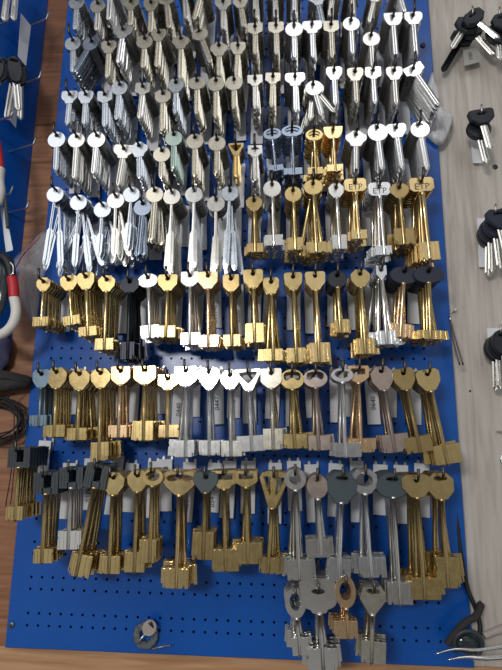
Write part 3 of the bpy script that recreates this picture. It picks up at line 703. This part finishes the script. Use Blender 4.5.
flat_paper('price_tag', [at(470, 134, .003), at(480, 134, .003), at(483, 163, .003), at(473, 163, .003)], .0004, M['paper'], 'white paper tag under pair of black car keys')
P = wood_hook(496, 212, 'bright hook above bunch of navy-black car keys')
for k, (dy, dx, dz, tl, sh, hh) in enumerate([(4, 3, -1, -8, 'heart', 22), (12, 3, -4, -2, 'round', 26), (20, 2, -6, 3, 'round', 26), (28, 3, -8, 5, 'round', 26)]):
    ck(P, dy, dx, dz, tl, 24, hh, 58, 'navy-black headed car key, %s from front on the right middle bunch' % ORD[k+1], shape=sh, headmat='navyplastic')
flat_paper('price_tag', [at(477, 218, .003), at(487, 218, .003), at(488, 267, .003), at(479, 267, .003)], .0004, M['paper'], 'long white tag behind bunch of navy-black car keys')
P = wood_hook(501, 333, 'hook at right edge above the lowest car keys', 40)
for k, (dy, dx, dz, tl) in enumerate([(4, 3, -2, -3), (12, 2, -5, 2), (20, 2, -6, 3)]):
    ck(P, dy, dx, dz, tl, 22, 26, 54, 'oval black car key, %s from front on lowest right hook' % ORD[k+1], shape='round')
flat_paper('price_tag', [at(487, 328, .003), at(505, 328, .003), at(506, 345, .003), at(488, 345, .003)], .0004, M['paper'], 'white tag behind lowest oval black car keys')
P = wood_hook(515, 432, 'hook just outside right edge holding steel key')
mwk = Matrix.Translation(P+Vector((0, .004, -.001))) @ Matrix.Rotation(math.radians(24), 4, 'Y')
make_key('cylinder_key', key_parts('cyl', 'square', 16, 15, 34, 'nickel'), mwk, 'silver key reaching in at the right edge, far below car keys', 'key', 'loose keys')
screw(495, 167, WY, M['screw'], 'dark screw in pale wood beside the round car keys', 3.4)
screw(480, 602, WY, M['screw'], 'small dark screw in pale wood near lower right', 1.6)
screw(470, 391, WY, M['screw'], 'tiny nail head in pale wood below tweezers', 1.2)

# tweezers leaning on the board edge
r_ = empty('tweezers', at(450, 318, -.012)); tag(r_, 'thin steel tweezers hanging beside the right edge of blue board', 'tweezers')
A = at(450, 318, -.014)
for s in (-1, 1):
    pts = [A, at(452+s*.8, 330, -.016), at(456+s*1.6, 346, -.018), at(461.5+s*1.7, 365, -.020)]
    link('arm', tube([p-r_.location for p in smooth_path(pts, 4)], .0008, 6, 'arm', True), M['wire'], r_)
link('pivot', tube([A-r_.location+Vector((0, 0, .002)), A-r_.location-Vector((0, 0, .004))], .0016, 8, 'pivot'), M['steel'], r_)
P = at(455, 310, .006)
bm = bmesh.new(); bmesh.ops.create_uvsphere(bm, u_segments=16, v_segments=10, radius=.0022)
o = link('push_pin', bm_mesh(bm, 'push_pin', True), M['white'], None, P); tag(o, 'small white round pin above the tweezers', 'pin')
link('needle', tube([(0, 0, 0), (-.003, .0045, -.004)], .0005, 6, 'needle'), M['steel'], o)

# ------------------------------------------------------------------ plastic bags
def bag(name, outline, y, mat, label, seedv, amp=.004, zipline=None):
    pts = [at(px, py, y) for px, py in outline]
    c0 = sum(pts, Vector())/len(pts)
    bm = bmesh.new(); rings = []
    rnd = random.Random(seedv)
    dense = smooth_path([p-c0 for p in pts]+[pts[0]-c0], 4)[:-1]
    n = len(dense)
    for sgn in (-1, 1):
        rr = []
        for q in (1.0, .8, .55, .3):
            rr.append([bm.verts.new((p.x*q, sgn*(1-q)*.012*(-1) * -1 + rnd.uniform(-amp, amp)*(q < 1) if q < 1 else 0, p.z*q)) for p in dense])
        cv = bm.verts.new((0, sgn*.010, 0))
        for a, b in zip(rr, rr[1:]):
            for k in range(n): bm.faces.new((a[k], a[(k+1) % n], b[(k+1) % n], b[k]))
        for k in range(n): bm.faces.new((rr[-1][k], rr[-1][(k+1) % n], cv))
    bmesh.ops.remove_doubles(bm, verts=bm.verts, dist=.00001)
    o = link(name, bm_mesh(bm, name, True), mat, None, c0); tag(o, label, 'bag')
    if zipline:
        link('zip_line', tube([p-c0 for p in smooth_path([at(px, py, y-.016) for px, py in zipline], 4)], .0006, 6, 'zip_line'), M['red'], o)
    return o
bag('plastic_bag', [(14, 258), (22, 250), (36, 236), (47, 230), (48, 262), (42, 285), (36, 322), (28, 318), (20, 300), (13, 280)], -.012, M['bag'], 'clear zip bag with red line between left panel and blue board', 3, .003, [(14, 271), (24, 254), (40, 237)])
bag('plastic_bag', [(428, 84), (433, 72), (436, 98), (444, 110), (453, 118), (450, 134), (441, 146), (430, 140), (422, 128), (428, 112)], -.004, M['bag2'], 'crumpled milky plastic bag behind the right board edge, near top', 5, .0035)

# ------------------------------------------------------------------ galvanised ring on the board with small key
P = at(144.5, 637, -.008)
bm = bmesh.new(); R0, R1 = 13.2*MM, 6.0*MM; n = 40
rings = []
prof = [(R0, -.0), (R0, -.004), (R0-.001, -.005), (R1+.001, -.005), (R1, -.004), (R1, 0)]
rnd = random.Random(4)
for k in range(n):
    a = 2*PI*k/n; j = 1+rnd.uniform(-.025, .025)
    rings.append([bm.verts.new((r*j*math.cos(a), y, r*j*math.sin(a))) for r, y in prof])
for k in range(n):
    a, b = rings[k], rings[(k+1) % n]
    for q in range(len(prof)): bm.faces.new((a[q], a[(q+1) % len(prof)], b[(q+1) % len(prof)], b[q]))
ro = link('steel_ring', bm_mesh(bm, 'steel_ring', False), M['galv'], None, (P.x, -.0006, P.z)); tag(ro, 'thick rough grey metal ring hanging at bottom of blue board', 'ring')
P = at(152, 623, -.0105)
hk = link('wall_hook', tube([(0, .011, 0), (0, -.003, 0), (0, -.0055, .001), (0, -.006, .003)], .001, 8, 'wire'), M['wire'], None, P); tag(hk, 'short hook behind the small pink-grey key head at the bottom', 'hook')
sk_parts = [('bow', plate(bow_loops('round', 13.5, 15, 4.0, 'half'), 2.0, .4, 'bow'), M['pink']),
            ('blade', tube([(0, 0, -.0105), (0, 0, -.018), (0, 0, -.024)], .0011, 8, 'blade'), M['steel'])]
kk = make_key('small_key', sk_parts, Matrix.Translation(P+Vector((0, -.001, -.0015))) @ Matrix.Rotation(math.radians(38), 4, 'Y'), 'small key with pinkish round head over the grey ring', 'key', 'loose keys')
A, B = at(152, 649, -.010), at(170, 645, -.010)
o = link('steel_pin', tube([A-A, (B-A)*.5, (B-A)*.96, (B-A)*.97, B-A], .001, 8, 'steel_pin', True, [.0009, .0009, .0009, .0014, .0014]), M['bright_wire'], None, A); tag(o, 'thin steel pin sticking out right of the grey ring', 'pin')

# ------------------------------------------------------------------ lower right: cable, strap, steel tools
def cable(name, pix, r, mat, label, cat='cable', seg=8):
    P = smooth_path([at(*q) for q in pix], 6); o = link(name, tube([p-P[0] for p in P], r, seg, name), mat, None, P[0]); tag(o, label, cat); return o
cable('black_cable', [(449, 380, .004), (453, 460, .004), (457, 520, .002), (462, 560, 0), (468, 590, -.004), (477, 612, -.006), (480, 632, -.008), (474, 648, -.010)], .0024, M['cable'], 'black cable running down the right edge of the blue board')
cable('black_strap', [(447, 644, -.014), (455, 633, -.016), (466, 622, -.018), (476, 616, -.016), (481, 604, -.008)], .0036, M['cloth'], 'dark strap end crossing the lower right board corner', 'strap')
cable('ring_clip', [(456, 652, -.014), (454, 641, -.016), (460, 633, -.018), (470, 631, -.018), (480, 637, -.018), (482, 648, -.016), (476, 656, -.014)], .0022, M['graphite'], 'dark grey curved clip behind the steel tips, lower right', 'clip')
def spike(name, pix, radii, mat, label, cat):
    P = smooth_path([at(*q) for q in pix], 4); n = len(P)
    rr = [radii[0]+(radii[1]-radii[0])*min(1, i/(n-1)*1.6) for i in range(n)]
    o = link(name, tube([p-P[0] for p in P], .001, 8, name, True, rr), mat, None, P[0]); tag(o, label, cat); return o
spike('steel_pick', [(435, 654, -.035), (455, 649, -.035), (478, 650, -.034), (512, 645, -.03)], (.0005, .0016), M['silver'], 'upper pointed steel pick entering from right edge at bottom', 'tool')
spike('steel_pick', [(447, 660, -.03), (465, 657, -.03), (485, 658, -.03), (512, 656, -.028)], (.0004, .0024), M['silver'], 'lower, thicker steel pick below the other at bottom right', 'tool')
o = spike('tool_handle', [(512, 626, -.01), (496, 631, -.012), (484, 636, -.014)], (.005, .0035), M['pink'], 'dull brown tool handle reaching in from right edge', 'tool')
bm = bmesh.new(); bmesh.ops.create_uvsphere(bm, u_segments=20, v_segments=12, radius=1)
for v in bm.verts: v.co = Vector((v.co.x*.014, v.co.y*.006, v.co.z*.010))
o = link('clip_body', bm_mesh(bm, 'clip_body', True), M['glass'], None, at(468, 643, -.010)); tag(o, 'dark smoky clip body behind steel tips, lower right', 'clip')

# ------------------------------------------------------------------ left clutter
def band(name, pix, r, mat, parent=None, label=None, cat=None, flat=1.0):
    P = smooth_path([at(*q) for q in pix], 6)
    o = link(name, tube([p-P[0] for p in P], r, 12, name), mat, None, P[0])
    if parent: o.parent = parent; o.location = P[0]-parent.location
    else: tag(o, label, cat)
    return o
pr = empty('padded_ring', at(-2, 300, -.07)); tag(pr, 'red and white padded ring with dark centre at left edge', 'padded ring')
band('white_padding', [(14, 297, -.07), (16, 312, -.07), (12, 325, -.07), (2, 334, -.07), (-12, 337, -.07), (-25, 325, -.07)], .0052, M['white'], pr)
band('red_band', [(12, 277, -.07), (13.5, 287, -.07), (14, 297.5, -.07)], .0055, M['red'], pr)
band('black_collar', [(-14, 256, -.07), (0, 256, -.07), (8, 262, -.07), (12, 277.5, -.07)], .0052, M['cable'], pr)
bm = bmesh.new(); bmesh.ops.create_uvsphere(bm, u_segments=24, v_segments=14, radius=1)
for v in bm.verts: v.co = Vector((v.co.x*.017, v.co.y*.006, v.co.z*.036))
o = link('dark_centre', bm_mesh(bm, 'dark_centre', True), M['glass'], pr); o.location = at(-6, 290, -.066)-pr.location
band('webbing', [(-3, 200, -.07), (-4, 220, -.07), (-4, 240, -.07), (-2, 258, -.07)], .0032, M['cable'], pr)
band('metal_loop', [(10, 262, -.078), (13, 266, -.078), (13, 273, -.078), (10, 275, -.078)], .0007, M['silver'], pr)
sr = empty('striped_strap', at(-2, 180, -.07)); tag(sr, 'red and cream strap hanging at left edge above padded ring', 'strap')
band('red_stripe', [(-8, 128, -.07), (-3, 146, -.07), (-1, 160, -.07), (0, 169, -.07)], .0048, M['red'], sr)
band('cream_padding', [(0, 168.5, -.07), (-1, 180, -.07), (0, 192, -.07), (-3, 204, -.07)], .0056, M['white'], sr)
cable('grey_pull_tab', [(5, 197, -.066), (6, 208, -.066), (8, 228, -.066)], .0022, M['graphite'], 'grey fabric pull tab hanging below the cream strap', 'tab')
flat_paper('price_tag', [at(0, 207, -.062), at(5, 207, -.062), at(13, 250, -.060), at(6, 252, -.060)], .0004, M['paper'], 'narrow bluish-white tag above the padded ring')
bm = bmesh.new(); bmesh.ops.create_uvsphere(bm, u_segments=24, v_segments=16, radius=1)
rnd = random.Random(9)
for v in bm.verts:
    v.co = Vector((v.co.x*.022, v.co.y*.010, v.co.z*.030))*(1+rnd.uniform(-.06, .06))
o = link('cloth_bundle', bm_mesh(bm, 'cloth_bundle', True), M['purple'], None, at(-7, 352, -.002)); tag(o, 'dark purple cloth bundle at left edge under padded ring', 'cloth')
# black plug and strap
rb = empty('black_charger', at(10, 379, -.03)); tag(rb, 'flat black charger lying at the left edge of blue board', 'charger')
bm = bmesh.new()
ol = [(-12, 368), (8, 371), (30, 376), (32, 382), (26, 388), (6, 390), (-12, 394)]
f_ = [bm.verts.new(at(px, py, -.014)-rb.location) for px, py in ol]; g_ = [bm.verts.new(at(px, py, .0095)-rb.location) for px, py in ol]
bm.faces.new(f_); bm.faces.new(g_[::-1])
for k in range(len(ol)): bm.faces.new((f_[k], f_[(k+1) % len(ol)], g_[(k+1) % len(ol)], g_[k]))
bmesh.ops.bevel(bm, geom=bm.edges[:], offset=.0015, segments=2, affect='EDGES')
link('casing', bm_mesh(bm, 'casing', True), M['cloth'], rb)
link('ridge', tube([at(-10, 378, -.0145)-rb.location, at(10, 379, -.0145)-rb.location, at(28, 382, -.0145)-rb.location], .0008, 6, 'ridge'), M['cable'], rb)
# coiled black cable: one tube wound several times
cp = []
rnd = random.Random(2)
for k in range(9*14):
    a = 2*PI*k/14; q = 1+.16*math.sin(k*.37)+rnd.uniform(-.03, .03)
    cp.append(at(-4+27*q*math.cos(a), 421+19*q*math.sin(a)+3*math.sin(k*.2), +.0065-.0022*(k//14)))
o = link('coiled_cable', tube([p-cp[0] for p in cp], .0010, 6, 'coiled_cable'), M['cable'], None, cp[0]); tag(o, 'coil of thin black cable at the left edge below charger', 'cable')
cable('cord_loop', [(14, 402, -.012), (14, 430, -.012), (13, 455, -.012), (10, 480, -.012), (6, 504, -.012), (8, 508, -.012), (11, 500, -.012), (14, 470, -.012), (17, 440, -.012), (17, 410, -.012)], .0006, M['cable'], 'long thin black cord loop dangling at left over brown wood', 'cord', 6)
cable('thin_lead', [(2, 404, -.008), (8, 398, -.011), (15, 388, -.0145)], .0008, M['cable'], 'short black cord from charger down to the coil', 'cord', 6)

# ------------------------------------------------------------------ light
def area(name, loc, target, size, power, col=(1, 1, 1), sy=None):
    d = bpy.data.lights.new(name, 'AREA'); d.energy = power; d.size = size; d.color = col
    if sy: d.shape = 'RECTANGLE'; d.size_y = sy
    o = bpy.data.objects.new(name, d); C.objects.link(o); o.location = loc
    o.rotation_euler = (Vector(target)-Vector(loc)).to_track_quat('-Z', 'Y').to_euler(); return o
area('ceiling_lamp', (.38, -1.5, 2.85), (0.1, 0, 1.6), 1.0, 3.0, (1, .99, .98), .6)
area('desk_lamp', (-.34, -1.25, 1.66), (0, 0, 1.36), .22, 5.0, (1, .98, .95), .12)
area('spot_lamp', (-1.0, -1.6, 2.35), (0.02, 0, 1.36), 1.0, 4.5, (1, .98, .95))
w = bpy.data.worlds.new('world'); bpy.context.scene.world = w; w.use_nodes = True
nt = w.node_tree; bg = nt.nodes['Background']
tc = nt.nodes.new('ShaderNodeTexCoord'); nz = nt.nodes.new('ShaderNodeTexNoise'); nz.inputs['Scale'].default_value = 2.6; nz.inputs['Detail'].default_value = 2
nt.links.new(tc.outputs['Generated'], nz.inputs['Vector'])
cr = ramp(nt, nz.outputs['Fac'], [(0.40, (.10, .10, .10)), (0.52, (.50, .49, .47)), (0.64, (1.4, 1.42, 1.45))])
sx = nt.nodes.new('ShaderNodeSeparateXYZ'); nt.links.new(tc.outputs['Generated'], sx.inputs[0])
mr = nt.nodes.new('ShaderNodeMapRange'); mr.inputs[1].default_value = -.8; mr.inputs[2].default_value = -.38; mr.inputs[3].default_value = .10; mr.inputs[4].default_value = 1.0
nt.links.new(sx.outputs['Z'], mr.inputs[0])
mx = nt.nodes.new('ShaderNodeVectorMath'); mx.operation = 'SCALE'; nt.links.new(cr, mx.inputs[0]); nt.links.new(mr.outputs[0], mx.inputs['Scale'])
nt.links.new(mx.outputs[0], bg.inputs['Color']); bg.inputs['Strength'].default_value = .38
sc = bpy.context.scene
sc.view_settings.view_transform = 'Standard'; sc.view_settings.look = 'None'
sc.view_settings.exposure = 0.12; sc.view_settings.gamma = 1; sc.view_settings.use_curve_mapping = False
print('COUNTS', counts, 'bulk verts', len(bulk['cylinder'].v), len(bulk['lever'].v), 'objects', len(bpy.data.objects))
